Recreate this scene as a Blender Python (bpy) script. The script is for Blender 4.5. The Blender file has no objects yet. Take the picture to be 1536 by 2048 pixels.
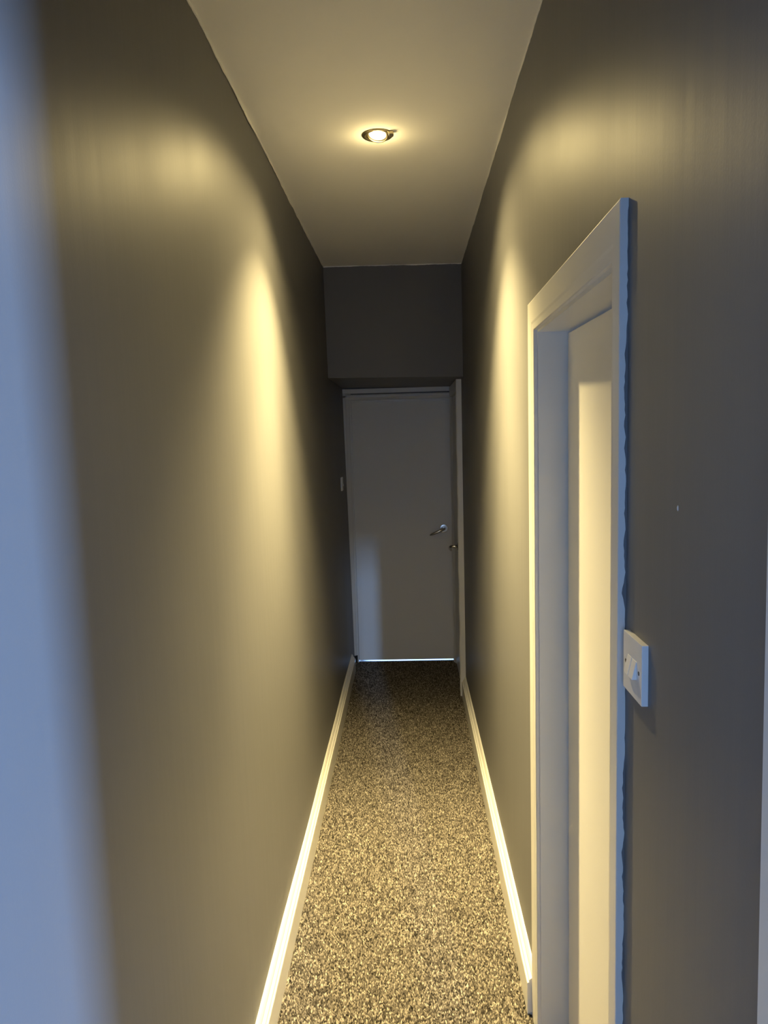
import bpy, bmesh, math, random
import numpy as np
from mathutils import Vector, Matrix

sc = bpy.context.scene
C = sc.collection
rng = random.Random(7)

# ------------------------------------------------------------------ camera
H = 1.72                       # height of the lens above the carpet
FPX = 1480.0                   # focal length in pixels of the 1536 x 2048 frame
ROLL = 0.023
VPX, VPY = 817.0, 871.0        # where the corridor's lines meet
d = Vector(((VPX - 768) / FPX, (VPY - 1024) / FPX, 1.0)).normalized()
u = Vector((-math.sin(ROLL), -math.cos(ROLL), 0.0))
u = (u - d * u.dot(d)).normalized()
r = u.cross(d)
if r.x < 0:
    r = -r
# rows r, d, u take a camera vector (x right, y down, z forward) to the room (x right, y along, z up)
cx = Vector((r.x, d.x, u.x))
cy = Vector((r.y, d.y, u.y))
cz = Vector((r.z, d.z, u.z))
cam_d = bpy.data.cameras.new('camera')
cam_d.sensor_fit = 'VERTICAL'
cam_d.sensor_height = 32.0
cam_d.lens = 32.0 * FPX / 2048.0
cam_d.clip_start = 0.02
cam = bpy.data.objects.new('camera', cam_d)
C.objects.link(cam)
R = Matrix((cx, -cy, -cz)).transposed()
cam.matrix_world = Matrix.Translation((0, 0, H)) @ R.to_4x4()
sc.camera = cam

# ------------------------------------------------------------------ sky, daylight, exposure
world = bpy.data.worlds.new('world')
sc.world = world
world.use_nodes = True
bg = world.node_tree.nodes['Background']
bg.inputs[0].default_value = (0.45, 0.62, 1.0, 1)
bg.inputs[1].default_value = 0.3
DAY = (0.32, 0.55, 1.0)

def area(name, loc, rot, sx, sy, power, col=DAY):
    l = bpy.data.lights.new(name, 'AREA')
    l.shape = 'RECTANGLE'
    l.size, l.size_y = sx, sy
    l.energy = power
    l.color = col
    o = bpy.data.objects.new(name, l)
    C.objects.link(o)
    o.location = loc
    o.rotation_euler = rot
    return o

HP = math.pi / 2
# daylight at the window of the open landing beside the camera (faces -x)
area('daylight_landing', (3.30, -0.71, 1.15), (0, HP, 0), 1.9, 0.54, 430)
# made-up high daylight source, placed to cast the patch on the end door
W2 = Vector((1.39, -8.15, 4.50))
area('daylight_door_patch', W2, (Vector((-0.35, 5.5, 0.4)) - W2).to_track_quat('-Z', 'Y').to_euler(), 0.14, 0.66, 440)
# daylight in the room behind the end door and in the room behind the near door
# added fill light behind the viewer, brightens edges that face the camera
area('fill_rear', (0.0, -1.17, 1.45), (HP, 0, 0), 0.5, 0.8, 8)
area('daylight_end_room', (0.0, 7.6, 0.9), (-HP, 0, 0), 1.0, 1.7, 20)
area('daylight_side_room', (2.15, 2.3, 1.3), (0, HP, 0), 1.2, 0.9, 16)

sc.view_settings.view_transform = 'Standard'
sc.view_settings.look = 'None'
sc.view_settings.gamma = 1.0
sc.view_settings.use_curve_mapping = False
sc.view_settings.exposure = 0.1
sc.cycles.max_bounces = 20
sc.cycles.diffuse_bounces = 12

# ------------------------------------------------------------------ materials
def mat(name, col, rough=0.5, metal=0.0, spec=0.5, var=0.0, vscale=(3, 3, 3), bump=0.0, bscale=200.0,
        streak=0.0, rvar=0.0, coat=0.0):
    m = bpy.data.materials.new(name)
    m.use_nodes = True
    nt = m.node_tree
    b = nt.nodes['Principled BSDF']
    b.inputs['Base Color'].default_value = (*col, 1)
    b.inputs['Roughness'].default_value = rough
    b.inputs['Metallic'].default_value = metal
    b.inputs['Specular IOR Level'].default_value = spec
    b.inputs['Coat Weight'].default_value = coat
    tc = nt.nodes.new('ShaderNodeTexCoord')
    mp = nt.nodes.new('ShaderNodeMapping')
    mp.inputs['Scale'].default_value = vscale
    nt.links.new(tc.outputs['Object'], mp.inputs['Vector'])
    n = nt.nodes.new('ShaderNodeTexNoise')
    n.inputs['Scale'].default_value = 1.0
    n.inputs['Detail'].default_value = 5.0
    nt.links.new(mp.outputs['Vector'], n.inputs['Vector'])
    if var:
        cr = nt.nodes.new('ShaderNodeMix')
        cr.data_type = 'RGBA'
        cr.inputs[6].default_value = (*[c * (1 - var) for c in col], 1)
        cr.inputs[7].default_value = (*[min(1, c * (1 + var)) for c in col], 1)
        nt.links.new(n.outputs['Fac'], cr.inputs[0])
        nt.links.new(cr.outputs[2], b.inputs['Base Color'])
    if rvar:
        mr = nt.nodes.new('ShaderNodeMapRange')
        mr.inputs['From Min'].default_value = 0.3
        mr.inputs['From Max'].default_value = 0.7
        mr.inputs['To Min'].default_value = rough - rvar
        mr.inputs['To Max'].default_value = rough + rvar
        nt.links.new(n.outputs['Fac'], mr.inputs['Value'])
        nt.links.new(mr.outputs['Result'], b.inputs['Roughness'])
    last = None
    if bump:
        n2 = nt.nodes.new('ShaderNodeTexNoise')
        n2.inputs['Scale'].default_value = bscale
        n2.inputs['Detail'].default_value = 3.0
        nt.links.new(tc.outputs['Object'], n2.inputs['Vector'])
        bp = nt.nodes.new('ShaderNodeBump')
        bp.inputs['Strength'].default_value = bump
        bp.inputs['Distance'].default_value = 0.001
        nt.links.new(n2.outputs['Fac'], bp.inputs['Height'])
        last = bp
    if streak:
        mp3 = nt.nodes.new('ShaderNodeMapping')
        mp3.inputs['Scale'].default_value = (26, 26, 0.9)
        nt.links.new(tc.outputs['Object'], mp3.inputs['Vector'])
        n3 = nt.nodes.new('ShaderNodeTexNoise')
        n3.inputs['Scale'].default_value = 1.0
        n3.inputs['Detail'].default_value = 4.0
        nt.links.new(mp3.outputs['Vector'], n3.inputs['Vector'])
        bp3 = nt.nodes.new('ShaderNodeBump')
        bp3.inputs['Strength'].default_value = streak
        bp3.inputs['Distance'].default_value = 0.004
        nt.links.new(n3.outputs['Fac'], bp3.inputs['Height'])
        if last:
            nt.links.new(last.outputs['Normal'], bp3.inputs['Normal'])
        last = bp3
    if last:
        nt.links.new(last.outputs['Normal'], b.inputs['Normal'])
    return m

M = {}
M['wall'] = mat('grey_wall_paint', (0.150, 0.150, 0.156), rough=0.47, spec=0.34, var=0.06, vscale=(2.5, 2.5, 0.8),
                bump=0.10, bscale=260, streak=0.16, rvar=0.03)
M['ceiling'] = mat('white_ceiling_paint', (0.90, 0.885, 0.86), rough=0.85, var=0.03, vscale=(2, 2, 2), bump=0.08, bscale=150)
M['gloss'] = mat('white_gloss_paint', (0.71, 0.70, 0.67), rough=0.33, var=0.03, vscale=(6, 6, 1.5), bump=0.05, bscale=90)
M['leaf'] = mat('white_satin_door_paint', (0.73, 0.72, 0.695), rough=0.45, var=0.02, vscale=(3, 3, 1), bump=0.05, bscale=160)
M['landing'] = mat('pale_landing_paint', (0.74, 0.74, 0.74), rough=0.8, var=0.03)
M['plastic'] = mat('white_switch_plastic', (0.80, 0.79, 0.77), rough=0.3, var=0.01)
M['screw'] = mat('dark_screw_metal', (0.10, 0.09, 0.08), rough=0.45, metal=0.6, var=0.1)
M['nickel'] = mat('brushed_nickel', (0.62, 0.60, 0.56), rough=0.22, metal=1.0, var=0.05, vscale=(40, 40, 40))
M['bezel'] = mat('antique_brass_bezel', (0.42, 0.36, 0.24), rough=0.3, metal=1.0, var=0.08, vscale=(60, 60, 60))
M['dark'] = mat('near_black', (0.015, 0.015, 0.015), rough=0.9, var=0.1)  # stands in for shade at the door foot; also lines the lamp can
M['alu'] = mat('aluminium_reflector', (0.8, 0.8, 0.8), rough=0.18, metal=1.0, var=0.03)  # shiny metal for the added reflector under the end door
M['carpet_back'] = mat('carpet_backing', (0.035, 0.030, 0.025), rough=1.0, spec=0.0, var=0.3, vscale=(150, 150, 150), bump=0.4, bscale=300)

def carpet_material():
    m = bpy.data.materials.new('carpet_pile_wool')
    m.use_nodes = True
    nt = m.node_tree
    b = nt.nodes['Principled BSDF']
    b.inputs['Roughness'].default_value = 1.0
    b.inputs['Specular IOR Level'].default_value = 0.05
    a = nt.nodes.new('ShaderNodeAttribute')
    a.attribute_name = 'tuft'
    cr = nt.nodes.new('ShaderNodeValToRGB')
    e = cr.color_ramp.elements
    e[0].position = 0.0; e[0].color = (0.015, 0.013, 0.011, 1)
    e[1].position = 1.0; e[1].color = (0.37, 0.333, 0.284, 1)
    for p, c in ((0.22, (0.036, 0.031, 0.026, 1)), (0.5, (0.105, 0.093, 0.079, 1)), (0.78, (0.215, 0.193, 0.163, 1))):
        x = e.new(p); x.color = c
    nt.links.new(a.outputs['Fac'], cr.inputs['Fac'])
    nt.links.new(cr.outputs['Color'], b.inputs['Base Color'])
    return m
M['carpet'] = carpet_material()

def emission(name, col, s):
    m = bpy.data.materials.new(name)
    m.use_nodes = True
    nt = m.node_tree
    nt.nodes.remove(nt.nodes['Principled BSDF'])
    em = nt.nodes.new('ShaderNodeEmission')
    em.inputs[0].default_value = (*col, 1)
    em.inputs[1].default_value = s
    nt.links.new(em.outputs[0], nt.nodes['Material Output'].inputs[0])
    return m
LAMP = (1.0, 0.77, 0.335)
M['bulb'] = emission('lit_bulb', (1.0, 0.88, 0.58), 16.0)

# ------------------------------------------------------------------ mesh helpers
def link(name, me, m, parent=None, smooth=False):
    o = bpy.data.objects.new(name, me)
    C.objects.link(o)
    if m is not None:
        me.materials.append(M[m] if isinstance(m, str) else m)
    if parent is not None:
        o.parent = parent
    if smooth:
        for p in me.polygons:
            p.use_smooth = True
    return o

def obj(name, bm, m, parent=None, smooth=False, bevel=0.0, seg=2):
    if bevel:
        bmesh.ops.bevel(bm, geom=list(bm.edges), offset=bevel, segments=seg, profile=0.7, affect='EDGES')
    bmesh.ops.recalc_face_normals(bm, faces=list(bm.faces))
    me = bpy.data.meshes.new(name)
    bm.to_mesh(me)
    bm.free()
    return link(name, me, m, parent, smooth)

def box(bm, x0, x1, y0, y1, z0, z1):
    vs = [bm.verts.new((x, y, z)) for z in (z0, z1) for y in (y0, y1) for x in (x0, x1)]
    for f in ((0, 2, 3, 1), (4, 5, 7, 6), (0, 1, 5, 4), (2, 6, 7, 3), (0, 4, 6, 2), (1, 3, 7, 5)):
        bm.faces.new([vs[i] for i in f])
    return vs

def boxes(*bs):
    bm = bmesh.new()
    for b in bs:
        box(bm, *b)
    return bm

def hexa(bm, pts):
    """eight corners ordered like box(): z, then y, then x"""
    vs = [bm.verts.new(p) for p in pts]
    for f in ((0, 2, 3, 1), (4, 5, 7, 6), (0, 1, 5, 4), (2, 6, 7, 3), (0, 4, 6, 2), (1, 3, 7, 5)):
        bm.faces.new([vs[i] for i in f])

def extrude_profile(bm, prof, place, n, close=True):
    """prof: 2-D points; place(i, p) -> 3-D; n stations"""
    rings = [[bm.verts.new(place(i, p)) for p in prof] for i in range(n)]
    k = len(prof)
    for a, b in zip(rings, rings[1:]):
        for j in range(k if close else k - 1):
            bm.faces.new((a[j], a[(j + 1) % k], b[(j + 1) % k], b[j]))
    if close:
        bm.faces.new(rings[0])
        bm.faces.new(list(reversed(rings[-1])))

def lathe(bm, prof, n=40, mtx=Matrix.Identity(4), cap=False):
    rings = []
    for rr, z in prof:
        rings.append([bm.verts.new(mtx @ Vector((rr * math.cos(2 * math.pi * i / n), rr * math.sin(2 * math.pi * i / n), z))) for i in range(n)])
    for a, b in zip(rings, rings[1:]):
        for i in range(n):
            bm.faces.new((a[i], a[(i + 1) % n], b[(i + 1) % n], b[i]))
    if cap:
        bm.faces.new(rings[0])
        bm.faces.new(rings[-1])

def tube(bm, pts, radii, n=14, squash=1.0):
    pts = [Vector(p) for p in pts]
    rings = []
    for i, p in enumerate(pts):
        t = (pts[min(i + 1, len(pts) - 1)] - pts[max(i - 1, 0)]).normalized()
        a = t.cross(Vector((0, 0, 1)))
        if a.length < 1e-3:
            a = Vector((1, 0, 0))
        a.normalize()
        b = a.cross(t).normalized()
        rings.append([bm.verts.new(p + (a * math.cos(2 * math.pi * k / n) + b * math.sin(2 * math.pi * k / n) * squash) * radii[i]) for k in range(n)])
    for a, b in zip(rings, rings[1:]):
        for k in range(n):
            bm.faces.new((a[k], a[(k + 1) % n], b[(k + 1) % n], b[k]))
    bm.faces.new(list(reversed(rings[0])))
    bm.faces.new(rings[-1])

def empty(name, loc=(0, 0, 0), rz=0.0):
    o = bpy.data.objects.new(name, None)
    C.objects.link(o)
    o.location = loc
    o.rotation_euler = (0, 0, rz)
    o.empty_display_size = 0.05
    return o

def tag(o, label=None, cat=None, group=None, kind=None):
    if label: o['label'] = label
    if cat: o['category'] = cat
    if group: o['group'] = group
    if kind: o['kind'] = kind
    return o

def wave(n, amp, step=0.5):
    """a wandering hand-cut line"""
    v, out = 0.0, []
    for i in range(n):
        v = v * 0.86 + rng.uniform(-1, 1) * step
        out.append(v * amp)
    return out

# ------------------------------------------------------------------ sizes of the place (metres)
CEIL = 2.74
RX = 0.340                                   # right wall face
def LX(z): return -0.452 - 0.0135 * z        # left wall face, leaning out a little
Y0, YE = -8.3, 5.53                          # back of the landing, face of the end door
BULK = 4.56                                  # dropped soffit starts
SOFF = 2.075
MOUTH = 0.63                                 # the corridor opens to the landing here
OPN, OPF, OPZ = 1.222, 1.963, 1.982          # near doorway in the right wall
LMP = (-0.082, 2.635)

# ------------------------------------------------------------------ floor
fl = obj('floor', boxes((-0.62, 3.4, Y0 - 0.1, 8.1, -0.12, -0.003)), 'carpet_back')
tag(fl, 'speckled beige and brown carpeted corridor floor', 'floor', kind='structure')

def carpet_pile():
    g = np.random.default_rng(5)
    s = 0.0049
    x0, x1, y0, y1 = -0.440, 0.330, 0.55, 5.525
    nx, ny = int((x1 - x0) / s), int((y1 - y0) / s)
    X, Y = np.meshgrid(np.arange(nx), np.arange(ny))
    px = x0 + (X.ravel() + 0.5) * s + g.uniform(-0.45, 0.45, nx * ny) * s
    py = y0 + (Y.ravel() + 0.5) * s + g.uniform(-0.45, 0.45, nx * ny) * s
    n = px.size
    hgt = g.uniform(0.002, 0.0062, n)
    rad = g.uniform(0.0027, 0.0039, n)
    ang = g.uniform(0, np.pi, n)
    lx = g.normal(0, 0.0014, n); ly = g.normal(0, 0.0014, n)
    V = np.zeros((n, 5, 3), np.float32)
    for k in range(4):
        a = ang + k * np.pi / 2
        V[:, k, 0] = px + np.cos(a) * rad
        V[:, k, 1] = py + np.sin(a) * rad
        V[:, k, 2] = -0.003
    V[:, 4, 0] = px + lx; V[:, 4, 1] = py + ly; V[:, 4, 2] = hgt
    base = np.arange(n)[:, None] * 5
    F = np.concatenate([base + np.array([[0, 1, 4]]), base + np.array([[1, 2, 4]]),
                        base + np.array([[2, 3, 4]]), base + np.array([[3, 0, 4]])], 1).reshape(-1, 3)
    me = bpy.data.meshes.new('carpet_pile')
    me.vertices.add(n * 5)
    me.vertices.foreach_set('co', V.ravel())
    nf = F.shape[0]
    me.loops.add(nf * 3)
    me.loops.foreach_set('vertex_index', F.ravel().astype(np.int32))
    me.polygons.add(nf)
    me.polygons.foreach_set('loop_start', np.arange(0, nf * 3, 3, dtype=np.int32))
    me.update(calc_edges=True)
    # yarn shade: each tuft its own, neighbours only loosely alike
    low = g.normal(0, 1, (ny // 2 + 2, nx // 2 + 2))
    clump = low[(Y.ravel() // 2), (X.ravel() // 2)]
    t = np.clip(0.5 + 0.25 * g.normal(0, 1, n) + 0.07 * clump, 0, 1)
    at = me.attributes.new('tuft', 'FLOAT', 'POINT')
    at.data.foreach_set('value', np.repeat(t, 5).astype(np.float32))
    o = link('carpet_pile', me, 'carpet', fl)
    o['kind'] = 'stuff'
carpet_pile()

# ------------------------------------------------------------------ walls
def wall_left():
    bm = bmesh.new()
    ys = [MOUTH - 0.03 + (YE + 0.23 - MOUTH) * i / 48 for i in range(49)]
    zs = [-0.05, 0.1, 0.6, 1.2, 1.8, 2.3, CEIL + 0.06, 4.4]
    g = {}
    for i, y in enumerate(ys):
        for j, z in enumerate(zs):
            g[i, j] = bm.verts.new((LX(min(z, 2.9)) + 0.0012 * math.sin(y * 2.3 + z * 1.9) + 0.0008 * math.sin(y * 5.1 - z * 3), y, z))
    for i in range(len(ys) - 1):
        for j in range(len(zs) - 1):
            bm.faces.new((g[i, j], g[i + 1, j], g[i + 1, j + 1], g[i, j + 1]))
    ret = bmesh.ops.extrude_face_region(bm, geom=list(bm.faces))
    for v in ret['geom']:
        if isinstance(v, bmesh.types.BMVert):
            v.co.x = -0.62
    return tag(obj('wall_left', bm, 'wall', smooth=False), 'long plain dark grey wall on the left of the corridor', 'wall', kind='structure')
wl = wall_left()
for p in wl.data.polygons:
    p.use_smooth = abs(p.normal.x) > 0.9

wr = obj('wall_right', boxes(
    (RX, RX + 0.11, MOUTH, OPN - 0.012, -0.05, CEIL + 0.2),
    (RX, RX + 0.11, OPN - 0.012, OPF + 0.012, OPZ + 0.012, CEIL + 0.2),
    (RX, RX + 0.11, OPF + 0.012, YE + 0.2, -0.05, CEIL + 0.2)), 'wall')
tag(wr, 'dark grey wall on the right with the near doorway and switch', 'wall', kind='structure')

def bulkhead():
    bm = bmesh.new()
    hexa(bm, [(-0.56, 4.542, 2.0805), (0.345, 4.582, 2.0695), (-0.56, 5.75, 2.0805), (0.345, 5.75, 2.0695),
              (-0.56, 4.542, 2.95), (0.345, 4.582, 2.95), (-0.56, 5.75, 2.95), (0.345, 5.75, 2.95)])
    return tag(obj('wall_bulkhead', bm, 'wall'), 'dark grey dropped bulkhead above the far end door', 'wall', kind='structure')
bulkhead()
# end wall around the end door
ew = obj('wall_end', boxes((-0.60, -0.428, YE + 0.012, YE + 0.13, -0.05, 2.3), (0.332, 0.45, YE + 0.012, YE + 0.13, -0.05, 2.3),
                           (-0.428, 0.332, YE + 0.012, YE + 0.13, 1.992, 2.3)), 'wall')
tag(ew, 'dark grey end wall around the far white door', 'wall', kind='structure')

def ceiling():
    bm = bmesh.new()
    x0, x1, y0, y1 = -0.52, 0.36, MOUTH - 0.04, 4.62
    hx, hy, hs, hr, n = LMP[0], LMP[1], 0.08, 0.046, 32
    for z in (CEIL,):
        outer = [(x0, y0), (x1, y0), (x1, hy - hs), (x0, hy - hs)]
        for q in (outer, [(x0, hy + hs), (x1, hy + hs), (x1, y1), (x0, y1)],
                  [(x0, hy - hs), (hx - hs, hy - hs), (hx - hs, hy + hs), (x0, hy + hs)],
                  [(hx + hs, hy - hs), (x1, hy - hs), (x1, hy + hs), (hx + hs, hy + hs)]):
            bm.faces.new([bm.verts.new((*p, z)) for p in q])
        ci, sq, up = [], [], []
        for i in range(n):
            a = 2 * math.pi * (i + 0.5) / n
            c, s = math.cos(a), math.sin(a)
            k = hs / max(abs(c), abs(s))
            ci.append(bm.verts.new((hx + c * hr, hy + s * hr, z)))
            up.append(bm.verts.new((hx + c * hr, hy + s * hr, z + 0.015)))
            sq.append(bm.verts.new((hx + c * k, hy + s * k, z)))
        for i in range(n):
            j = (i + 1) % n
            bm.faces.new((ci[i], ci[j], sq[j], sq[i]))
            bm.faces.new((ci[i], up[i], up[j], ci[j]))
            if i % 8 == 3:   # corner triangle of the square cut-out
                m = (sq[i].co + sq[j].co) / 2 - Vector((hx, hy, z))
                cv = bm.verts.new((hx + math.copysign(hs, m.x), hy + math.copysign(hs, m.y), z))
                bm.faces.new((sq[i], sq[j], cv))
    me = bpy.data.meshes.new('ceiling')
    bm.to_mesh(me); bm.free()
    o = link('ceiling', me, 'ceiling')
    tag(o, 'flat white painted corridor ceiling', 'ceiling', kind='structure')
    slab = obj('ceiling_board', boxes((x0, x1, y0, hy - hs, CEIL + 0.001, CEIL + 0.16), (x0, x1, hy + hs, y1, CEIL + 0.001, CEIL + 0.16),
                               (x0, hx - hs, hy - hs, hy + hs, CEIL + 0.001, CEIL + 0.16), (hx + hs, x1, hy - hs, hy + hs, CEIL + 0.001, CEIL + 0.16),
                               (hx - hs, hx + hs, hy - hs, hy + hs, CEIL + 0.12, CEIL + 0.16)), 'ceiling', o)
    # hand-cut edge where the ceiling white runs over on to the walls
    N = 260
    for side in (-1, 1):
        w = wave(N, 0.0036)
        bm = bmesh.new()
        pv = None
        for i in range(N):
            y = 0.66 + (BULK - 0.66) * i / (N - 1)
            zb = CEIL - 0.007 - w[i]
            zb = min(zb, CEIL - 0.0015)
            if side < 0:
                a, b = (LX(CEIL) + 0.0035, y, CEIL + 0.0005), (LX(zb) + 0.003, y, zb)
            else:
                a, b = (RX - 0.0012, y, CEIL + 0.0005), (RX - 0.0012, y, zb)
            cv = (bm.verts.new(a), bm.verts.new(b), bm.verts.new((a[0] - 0.002 * side * -1, a[1], a[2])), bm.verts.new((b[0] + 0.002 * side, b[1], b[2])))
            if pv:
                bm.faces.new((pv[0], pv[1], cv[1], cv[0]))
                bm.faces.new((pv[1], pv[3], cv[3], cv[1]))
            pv = cv
        obj('paint_edge', bm, 'ceiling', o)
    w = wave(90, 0.0016)
    bm = bmesh.new(); pv = None
    for i in range(90):
        t = i / 89
        x = -0.49 + t * 0.83
        y = 4.542 + (x + 0.56) / 0.905 * 0.04 - 0.001
        cv = (bm.verts.new((x, y, CEIL + 0.0005)), bm.verts.new((x, y, CEIL - 0.004 - w[i] - 0.003 * max(0, 0.35 - t))))
        if pv:
            bm.faces.new((pv[0], pv[1], cv[1], cv[0]))
        pv = cv
    obj('paint_edge', bm, 'ceiling', o)
ceiling()

# ------------------------------------------------------------------ skirting boards
SK = [(0.0, 0.0), (0.028, 0.0), (0.028, 0.100), (0.0262, 0.1025), (0.0225, 0.1028), (0.0225, 0.1085), (0.0205, 0.1120), (0.0150, 0.1168),
      (0.0135, 0.1172), (0.0135, 0.1230), (0.0105, 0.1285), (0.0070, 0.1335), (0.0040, 0.1360), (0.0, 0.1365)]
def skirting(name, side, y0, y1, label):
    bm = bmesh.new()
    n = max(2, int((y1 - y0) / 0.12))
    w = wave(n, 0.0005)
    def place(i, p):
        y = y0 + (y1 - y0) * i / (n - 1)
        if side < 0:
            x = -0.4555 + p[0] + (w[i] if p[0] > 0.001 else -0.004)
        else:
            x = RX + 0.002 - p[0] - (w[i] if p[0] > 0.001 else -0.003)
        return (x, y, p[1] - 0.002)
    extrude_profile(bm, SK, place, n)
    return tag(obj(name, bm, 'gloss'), label, 'skirting board', kind='structure')
skirting('baseboard_left', -1, MOUTH - 0.03, 5.29, 'moulded white skirting board along the left wall')
skirting('baseboard_right', 1, 2.048, 4.742, 'moulded white skirting board along the right wall, beyond the near doorway')
skirting('baseboard_right_near', 1, 0.70, 1.172, 'short white skirting board under the near light switch')

# ------------------------------------------------------------------ end door
d1 = tag(empty('door_1', (0, YE, 0)), 'plain white flush door closing the far end of the corridor', 'door', kind='structure')
def part(name, bm, m, parent, **k):
    """mesh given in room coordinates, kept there under its parent"""
    o = obj(name, bm, m, parent, **k)
    inv = Matrix.Translation(parent_loc(parent)).inverted()
    o.data.transform(inv)
    return o
def parent_loc(p):
    v = Vector((0, 0, 0))
    while p is not None:
        v = v + p.location
        p = p.parent
    return v

lf = part('leaf', boxes((-0.417, 0.320, YE, YE + 0.040, 0.013, 1.974)), 'leaf', d1, bevel=0.0015)
# jamb linings and stops
part('lining', boxes((-0.428, -0.4185, YE - 0.012, YE + 0.12, 0.0, 1.986)), 'gloss', d1)
part('lining', boxes((0.3215, 0.333, YE - 0.012, YE + 0.12, 0.0, 1.986)), 'gloss', d1)
part('lining', boxes((-0.428, 0.333, YE - 0.012, YE + 0.12, 1.9755, 1.988)), 'gloss', d1)
# architraves: stepped section
def arch_v(x0, x1, yw, t, z0, z1, flip=1):
    """vertical moulded strip from inner edge x1 to outer edge x0, on the wall at yw"""
    w = x1 - x0
    prof = [(0, 0), (0, 0.75), (0.06, 0.95), (0.16, 1.0), (0.44, 1.0), (0.48, 0.88), (0.56, 0.80), (0.80, 0.62), (0.84, 0.48), (1.0, 0.42), (1.0, 0)]
    bm = bmesh.new()
    extrude_profile(bm, prof, lambda i, p: (x0 + p[0] * w, yw - p[1] * t, (z0, z1)[i]), 2)
    return bm
part('architrave', arch_v(-0.490, -0.4225, YE + 0.0125, 0.030, 0.052, 2.036), 'gloss', d1)
def arch_h(z0, z1, yw, t, x0, x1):
    h = z1 - z0
    prof = [(0, 0), (0, 0.42), (0.16, 0.48), (0.20, 0.62), (0.44, 0.80), (0.52, 0.88), (0.56, 1.0), (0.84, 1.0), (0.94, 0.95), (1, 0.75), (1, 0)]
    bm = bmesh.new()
    extrude_profile(bm, prof, lambda i, p: ((x0, x1)[i], yw - p[1] * t, z0 + p[0] * h), 2)
    return bm
part('architrave', arch_h(1.981, 2.031, YE + 0.0125, 0.030, -0.490, 0.338), 'gloss', d1)
part('packer', boxes((-0.492, 0.338, YE - 0.022, YE + 0.013, 2.0385, 2.071)), 'gloss', d1, bevel=0.0015)
part('architrave', arch_v(0.339, 0.3265, YE + 0.0125, 0.026, 0.0, 2.0), 'gloss', d1)
part('gap_shade', boxes((-0.452, -0.4285, YE - 0.004, YE + 0.012, 0.0, 0.053)), 'dark', d1)  # near-black block, paints the shade in the notch below the architrave
part('threshold_reflector', boxes((-0.4185, 0.3215, YE - 0.004, YE + 0.055, -0.004, 0.003)), 'alu', d1)  # added metal strip, reflects the far room's daylight out under the leaf

def lever_handle(parent, name='handle'):
    """built at the origin: rose in the xz plane, sticking out to -y, lever running to -x"""
    bm = bmesh.new()
    mt = Matrix.Rotation(HP, 4, 'X')
    lathe(bm, [(0.0005, 0.0), (0.031, 0.0), (0.0325, 0.002), (0.0325, 0.006), (0.030, 0.009), (0.024, 0.0095), (0.0135, 0.0095), (0.0005, 0.0095)], 40, mt)
    h = obj(name, bm, 'nickel', parent, smooth=False)
    bm = bmesh.new()
    tube(bm, [(0, -0.007, 0), (0, -0.025, 0), (-0.001, -0.040, 0), (-0.006, -0.049, -0.001), (-0.018, -0.0535, -0.005), (-0.040, -0.0545, -0.014),
              (-0.065, -0.053, -0.024), (-0.088, -0.050, -0.034), (-0.104, -0.046, -0.041), (-0.109, -0.044, -0.0435)],
         [0.0110, 0.0105, 0.0105, 0.0108, 0.0112, 0.0115, 0.0108, 0.0090, 0.0064, 0.0034], 16)
    obj('lever', bm, 'nickel', h, smooth=True)
    return h
hd = lever_handle(d1)
hd.location = (0.251, 0.0, 1.018)

# ------------------------------------------------------------------ door in the right wall at the far end
d2 = tag(empty('door_2', (RX, 5.1, 0)), 'white door in the right wall beside the end door, seen edge on', 'door', kind='structure')
part('leaf', boxes((0.322, 0.3395, 4.806, 5.452, 0.012, 1.985)), 'leaf', d2, bevel=0.001)
def stile(y0, y1, flip, z1=2.066):
    prof = [(0.0, 0.0), (0.0, 0.030), (0.08, 0.036), (0.30, 0.036), (0.36, 0.031), (0.8, 0.024), (1.0, 0.018), (1.0, 0.0)]
    bm = bmesh.new()
    def place(i, p):
        y = y0 + p[0] * (y1 - y0) if not flip else y1 - p[0] * (y1 - y0)
        wob = 0.0015 * math.sin(i * 1.7) + 0.001 * math.sin(i * 0.6)
        return (RX - p[1] - (wob if p[1] > 0 else 0), y, 0.0 + z1 * i / 29)
    extrude_profile(bm, prof, place, 30)
    return bm
part('architrave', stile(4.742, 4.806, False), 'gloss', d2)
part('architrave', stile(5.452, 5.503, True), 'gloss', d2)
part('architrave', boxes((RX - 0.034, RX, 4.744, 5.500, 1.990, 2.064)), 'gloss', d2, bevel=0.002)
h2 = lever_handle(d2)
h2.rotation_euler = (0, 0, -HP)
h2.location = (0.322 - RX, 4.99 - 5.1, 0.962)

# ------------------------------------------------------------------ near doorway in the right wall
d3 = tag(empty('door_3', (RX, 1.6, 0)), 'white door standing just ajar in the near right doorway', 'door', kind='structure')
AF = 0.326                                   # face of its architraves
# linings
part('lining', boxes((RX - 0.001, RX + 0.118, OPF - 0.006, OPF + 0.012, 0, OPZ + 0.008)), 'gloss', d3)
part('lining', boxes((RX - 0.001, RX + 0.118, OPN - 0.012, OPN + 0.006, 0, OPZ + 0.008)), 'gloss', d3)
part('lining', boxes((RX - 0.001, RX + 0.118, OPN + 0.006, OPF - 0.006, OPZ - 0.006, OPZ + 0.012)), 'gloss', d3)
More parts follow.
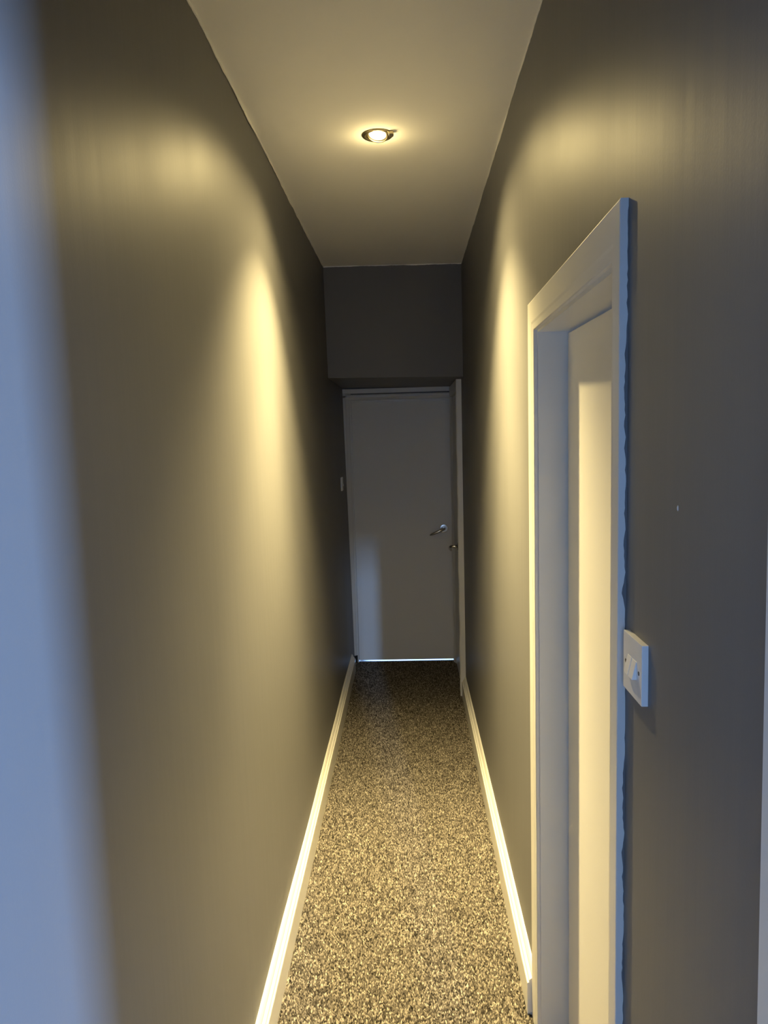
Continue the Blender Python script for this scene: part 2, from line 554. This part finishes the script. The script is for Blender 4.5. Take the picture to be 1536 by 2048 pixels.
# architraves, mitred at the head, hand painted: the section wanders a little up the length
def mitre(path, w_out, t, wob):
    """path: list of (y_in, z_in, y_out, z_out) stations; section steps from thick outer to thin inner"""
    prof = [(1.0, 0.0), (1.0, 0.92), (0.97, 1.0), (0.30, 1.0), (0.22, 0.92), (0.03, 0.86), (0.0, 0.74), (0.0, 0.0)]
    bm = bmesh.new()
    n = len(path)
    ws = wave(n, wob)
    def place(i, p):
        yi, zi, yo, zo = path[i]
        return (RX + 0.001 - p[1] * t - (ws[i] if p[1] > 0.5 else 0), yi + (yo - yi) * p[0], zi + (zo - zi) * p[0])
    extrude_profile(bm, prof, place, n)
    return bm
T = RX - AF
YO_F, YO_N, ZO = 2.045, 1.170, 2.060
part('architrave', mitre([(OPF, OPZ * i / 24, YO_F, ZO * i / 24) for i in range(25)], 0, T, 0.0004), 'gloss', d3)
part('architrave', mitre([(OPN, (OPZ + 0.004) * i / 24, YO_N, (ZO + 0.008) * i / 24) for i in range(25)], 0, T, 0.0004), 'gloss', d3)
part('architrave', mitre([(OPN + (OPF - OPN) * i / 12, OPZ + 0.004 * (1 - i / 12), YO_N + (YO_F - YO_N) * i / 12, ZO + 0.008 * (1 - i / 12)) for i in range(13)], 0, T, 0.0003), 'gloss', d3)
# ragged line of wall paint brushed on to the near edge of the architrave
def paint_run():
    N = 240
    w = wave(N, 0.0019, 0.8)
    bm = bmesh.new(); pv = None
    for i in range(N):
        z = 0.02 + (ZO - 0.022) * i / (N - 1)
        spot = 0.003 if abs(z - 1.468) < 0.008 else 0.0
        x = RX - 0.0022 - max(-0.0022, w[i]) - spot - 0.001 * math.sin(z * 5)
        cv = (bm.verts.new((RX + 0.0005, YO_N - 0.0012, z)), bm.verts.new((x, YO_N - 0.0012, z)), bm.verts.new((x, YO_N + 0.0005, z)))
        if pv:
            bm.faces.new((pv[0], pv[1], cv[1], cv[0]))
            bm.faces.new((pv[1], pv[2], cv[2], cv[1]))
        pv = cv
    part('paint_run', bm, 'wall', d3)
paint_run()
# leaf: hung on the far jamb, pushed a touch into the room
bm = boxes((0.0, 0.035, -0.712, 0.0, 0.010, 1.9685))
bmesh.ops.bevel(bm, geom=list(bm.edges), offset=0.0012, segments=1, affect='EDGES')
leaf3 = obj('leaf', bm, 'leaf', d3)
leaf3.location = (0.412 - RX, OPF - 0.0260 - 1.6, 0)
leaf3.rotation_euler = (0, 0, math.radians(1.6))
h3 = lever_handle(d3)
h3.rotation_euler = (0, 0, -HP)
h3.scale = (1, 1, 1)
h3.location = (0.431 - RX, 1.285 - 1.6, 1.02)

# ------------------------------------------------------------------ white trim where the right wall meets the landing
bm = bmesh.new()
hexa(bm, [(RX - 0.008, MOUTH - 0.012, 0), (RX + 0.115, MOUTH - 0.012, 0), (RX - 0.008, 0.678, 0), (RX + 0.001, 0.678, 0),
          (RX - 0.008, MOUTH - 0.012, 2.14), (RX + 0.115, MOUTH - 0.012, 2.14), (RX - 0.008, 0.700, 2.14), (RX + 0.001, 0.700, 2.14)])
tag(obj('trim_1', bm, 'gloss'), 'sliver of white door frame at the right edge of view', 'trim', kind='structure')

# ------------------------------------------------------------------ light switches
def make_switch():
    """built on a wall facing -x: plate back at x = 0, centre at the origin"""
    t = empty('light_switch')
    obj('plate', boxes((-0.0095, 0.0005, -0.046, 0.046, -0.0455, 0.0455)), 'plastic', t, bevel=0.0012)
    for yc in (0.0115, -0.0115):
        bm = bmesh.new()
        y0, y1, z0, z1 = yc - 0.0098, yc + 0.0098, -0.0135, 0.0140
        hexa(bm, [(-0.0165, y0, z0), (-0.004, y0, z0), (-0.0165, y1, z0), (-0.004, y1, z0),
                  (-0.0100, y0, z1), (-0.004, y0, z1), (-0.0100, y1, z1), (-0.004, y1, z1)])
        obj('rocker', bm, 'plastic', t, bevel=0.0006)
    for yc in (0.0325, -0.0325):
        bm = bmesh.new()
        lathe(bm, [(0.0002, 0.0), (0.0032, 0.0), (0.0032, 0.0006), (0.0002, 0.0008)], 16, Matrix.Translation((-0.0094, yc, 0)) @ Matrix.Rotation(-HP, 4, 'Y'))
        obj('screw', bm, 'screw', t)
    return t
sw = make_switch()
sw.location = (RX, 1.103, 1.3625)
tag(sw, 'white plastic two-gang light switch beside the near doorway', 'light switch', group='wall light switches')
def copy_tree(o, parent=None):
    c = o.copy(); C.objects.link(c); c.parent = parent
    for ch in list(o.children):
        copy_tree(ch, c)
    return c
s2 = copy_tree(sw)
s2.location = (LX(1.40) + 0.0005, 5.075, 1.400)
s2.rotation_euler = (0, 0, math.pi)
tag(s2, 'small white light switch seen edge on, on the left wall by the end door', 'light switch', group='wall light switches')

# a pale chip in the paint of the right wall
bm = bmesh.new()
lathe(bm, [(0.0001, 0), (0.0020, 0), (0.0012, 0.0008), (0.0001, 0.001)], 10, Matrix.Translation((RX, 0.948, 1.619)) @ Matrix.Rotation(-HP, 4, 'Y') @ Matrix.Scale(2.0, 4, (1, 0, 0)))
obj('filler_spot', bm, 'gloss', wr)

# ------------------------------------------------------------------ recessed downlight
def downlight():
    t = tag(empty('ceiling_downlight', (LMP[0], LMP[1], CEIL)), 'round brass-rimmed recessed spotlight glowing in the white ceiling', 'ceiling light')
    bm = bmesh.new()
    lathe(bm, [(0.0385, 0.012), (0.0385, -0.001), (0.0400, -0.0045), (0.0440, -0.0062), (0.0500, -0.0050), (0.0545, -0.0015), (0.0550, 0.0003), (0.0470, 0.0003)], 56)
    obj('bezel', bm, 'bezel', t, smooth=True)
    bm = bmesh.new()
    lathe(bm, [(0.0455, -0.001), (0.0455, 0.100), (0.001, 0.1005)], 40)
    obj('housing', bm, 'dark', t, smooth=True)
    tilt = Matrix.Translation((0, 0, 0.001)) @ Matrix.Rotation(math.radians(-17), 4, 'X') @ Matrix.Rotation(math.radians(5), 4, 'Y')
    bm = bmesh.new()
    lathe(bm, [(0.0380, 0.006), (0.0376, -0.003), (0.0340, -0.006), (0.0300, -0.0035), (0.0270, 0.001), (0.0262, 0.006)], 48, tilt)
    obj('gimbal_ring', bm, 'bezel', t, smooth=True)
    bm = bmesh.new()
    lathe(bm, [(0.0262, 0.004), (0.0245, 0.000), (0.016, -0.0025), (0.006, -0.0038), (0.0005, -0.004)], 40, tilt)
    obj('bulb', bm, 'bulb', t, smooth=True)
    bm = bmesh.new()
    box(bm, 0.038, 0.055, -0.034, -0.012, -0.0130, 0.0)
    obj('clip', bm, 'bezel', t, bevel=0.003)
    g = bpy.data.lights.new('ceiling_fill', 'POINT')       # added point light below the bulb, brightens the ceiling round it
    g.energy = 0.7; g.color = LAMP; g.shadow_soft_size = 0.02
    go = bpy.data.objects.new('ceiling_fill', g)
    C.objects.link(go); go.parent = t; go.location = (0, 0, -0.060)
    # the bulb's own light: reflector beam, softer skirt, faint spill
    for i, (half, a) in enumerate(((30, 0.350), (48, 0.400), (72, 0.054))):
        l = bpy.data.lights.new('bulb_light', 'SPOT')
        l.spot_size = math.radians(2 * half)
        l.spot_blend = 1.0
        l.energy = LAMP_W * a
        l.color = LAMP
        l.shadow_soft_size = 0.022
        o = bpy.data.objects.new('bulb_light', l)
        C.objects.link(o)
        o.parent = t
        o.location = (0, 0, -0.022)
        o.rotation_euler = (-math.radians(TILT), 0, 0)   # the swivel head leans a little towards the viewer
LAMP_W = 1580
TILT = 7
downlight()

# ------------------------------------------------------------------ the landing the photograph was taken from (behind and beside the camera)
lw = obj('wall_landing_back', boxes((-0.62, 1.30, Y0 - 0.1, Y0, 0, 5.4), (1.48, 3.43, Y0 - 0.1, Y0, 0, 5.4),
                                    (1.30, 1.48, Y0 - 0.1, Y0, 0, 4.12), (1.30, 1.48, Y0 - 0.1, Y0, 4.88, 5.4)), 'landing')
tag(lw, 'pale back wall of the landing behind the viewer', 'wall', kind='structure')
rw = obj('wall_landing_right', boxes((3.33, 3.43, Y0, -1.0, -0.05, 5.4), (3.33, 3.43, -0.42, MOUTH + 0.1, -0.05, 5.4),
                                     (3.33, 3.43, -1.0, -0.42, -0.05, 0.18), (3.33, 3.43, -1.0, -0.42, 2.12, 5.4)), 'landing')
tag(rw, 'pale right wall of the landing with its window', 'wall', kind='structure')
hw = obj('wall_landing_front', boxes((RX + 0.11, 3.43, MOUTH, MOUTH + 0.1, -0.05, 5.4), (-0.6, RX + 0.11, MOUTH - 0.03, MOUTH + 0.05, 2.14, 5.4)), 'wall')
tag(hw, 'dark grey landing wall with the head over the corridor mouth', 'wall', kind='structure')
ll = obj('wall_landing_left', boxes((-0.62, -0.462, Y0 - 0.1, MOUTH - 0.03, -0.05, 5.4)), 'wall')
tag(ll, 'dark grey left wall of the landing beside the viewer', 'wall', kind='structure')
pw = obj('wall_fill_rear', boxes((-0.46, -0.26, -1.30, -1.20, -0.05, 5.3), (0.26, 0.46, -1.30, -1.20, -0.05, 5.3),
                                     (-0.26, 0.26, -1.30, -1.20, -0.05, 1.03), (-0.26, 0.26, -1.30, -1.20, 1.87, 5.3)), 'landing')  # unseen wall, added to carry the rear fill light
tag(pw, 'added pale wall behind the viewer, open for the fill light', 'wall', kind='structure')
lc = obj('ceiling_landing', boxes((-0.62, 3.43, Y0 - 0.1, MOUTH + 0.1, 5.3, 5.4)), 'ceiling')
tag(lc, 'white ceiling over the landing', 'ceiling', kind='structure')
for nm, b, lb in (('window_1', [(3.30, 3.40, -1.0, -0.985, 0.18, 2.12), (3.30, 3.40, -0.435, -0.42, 0.18, 2.12), (3.30, 3.40, -1.0, -0.42, 0.165, 0.195), (3.30, 3.40, -1.0, -0.42, 2.105, 2.135)], 'tall white window frame in the landing wall'),
                  ('window_2', [(1.30, 1.312, Y0 - 0.08, Y0, 4.12, 4.88), (1.468, 1.48, Y0 - 0.08, Y0, 4.12, 4.88), (1.30, 1.48, Y0 - 0.08, Y0, 4.12, 4.132), (1.30, 1.48, Y0 - 0.08, Y0, 4.868, 4.88)], 'small added high window frame for the daylight patch on the end door')):  # second frame is made up, for the daylight patch only
    tag(obj(nm, boxes(*b), 'gloss'), lb, 'window', kind='structure')
# rooms behind the two doors
er = obj('wall_end_room', boxes((-1.2, -1.1, YE + 0.13, 8.0, -0.05, 2.5), (1.1, 1.2, YE + 0.13, 8.0, -0.05, 2.5), (-1.2, 1.2, 7.95, 8.05, -0.05, 2.5),
                                (-1.2, 1.2, YE + 0.13, 8.05, 2.4, 2.5), (-1.2, -0.55, YE + 0.1, YE + 0.2, -0.05, 2.5), (0.44, 1.2, YE + 0.1, YE + 0.2, -0.05, 2.5),
                                (-1.2, 1.2, YE + 0.1, 8.05, -0.15, -0.121)), 'landing')
tag(er, 'pale walls of the room beyond the end door', 'wall', kind='structure')
sr = obj('wall_side_room', boxes((0.45, 2.3, 0.74, 0.82, -0.05, 2.5), (0.45, 2.3, 3.5, 3.6, -0.05, 2.5), (2.2, 2.3, 0.74, 3.6, -0.05, 2.5),
                                 (0.45, 2.3, 0.74, 3.6, 2.4, 2.5)), 'landing')
tag(sr, 'pale walls of the room beyond the near doorway', 'wall', kind='structure')
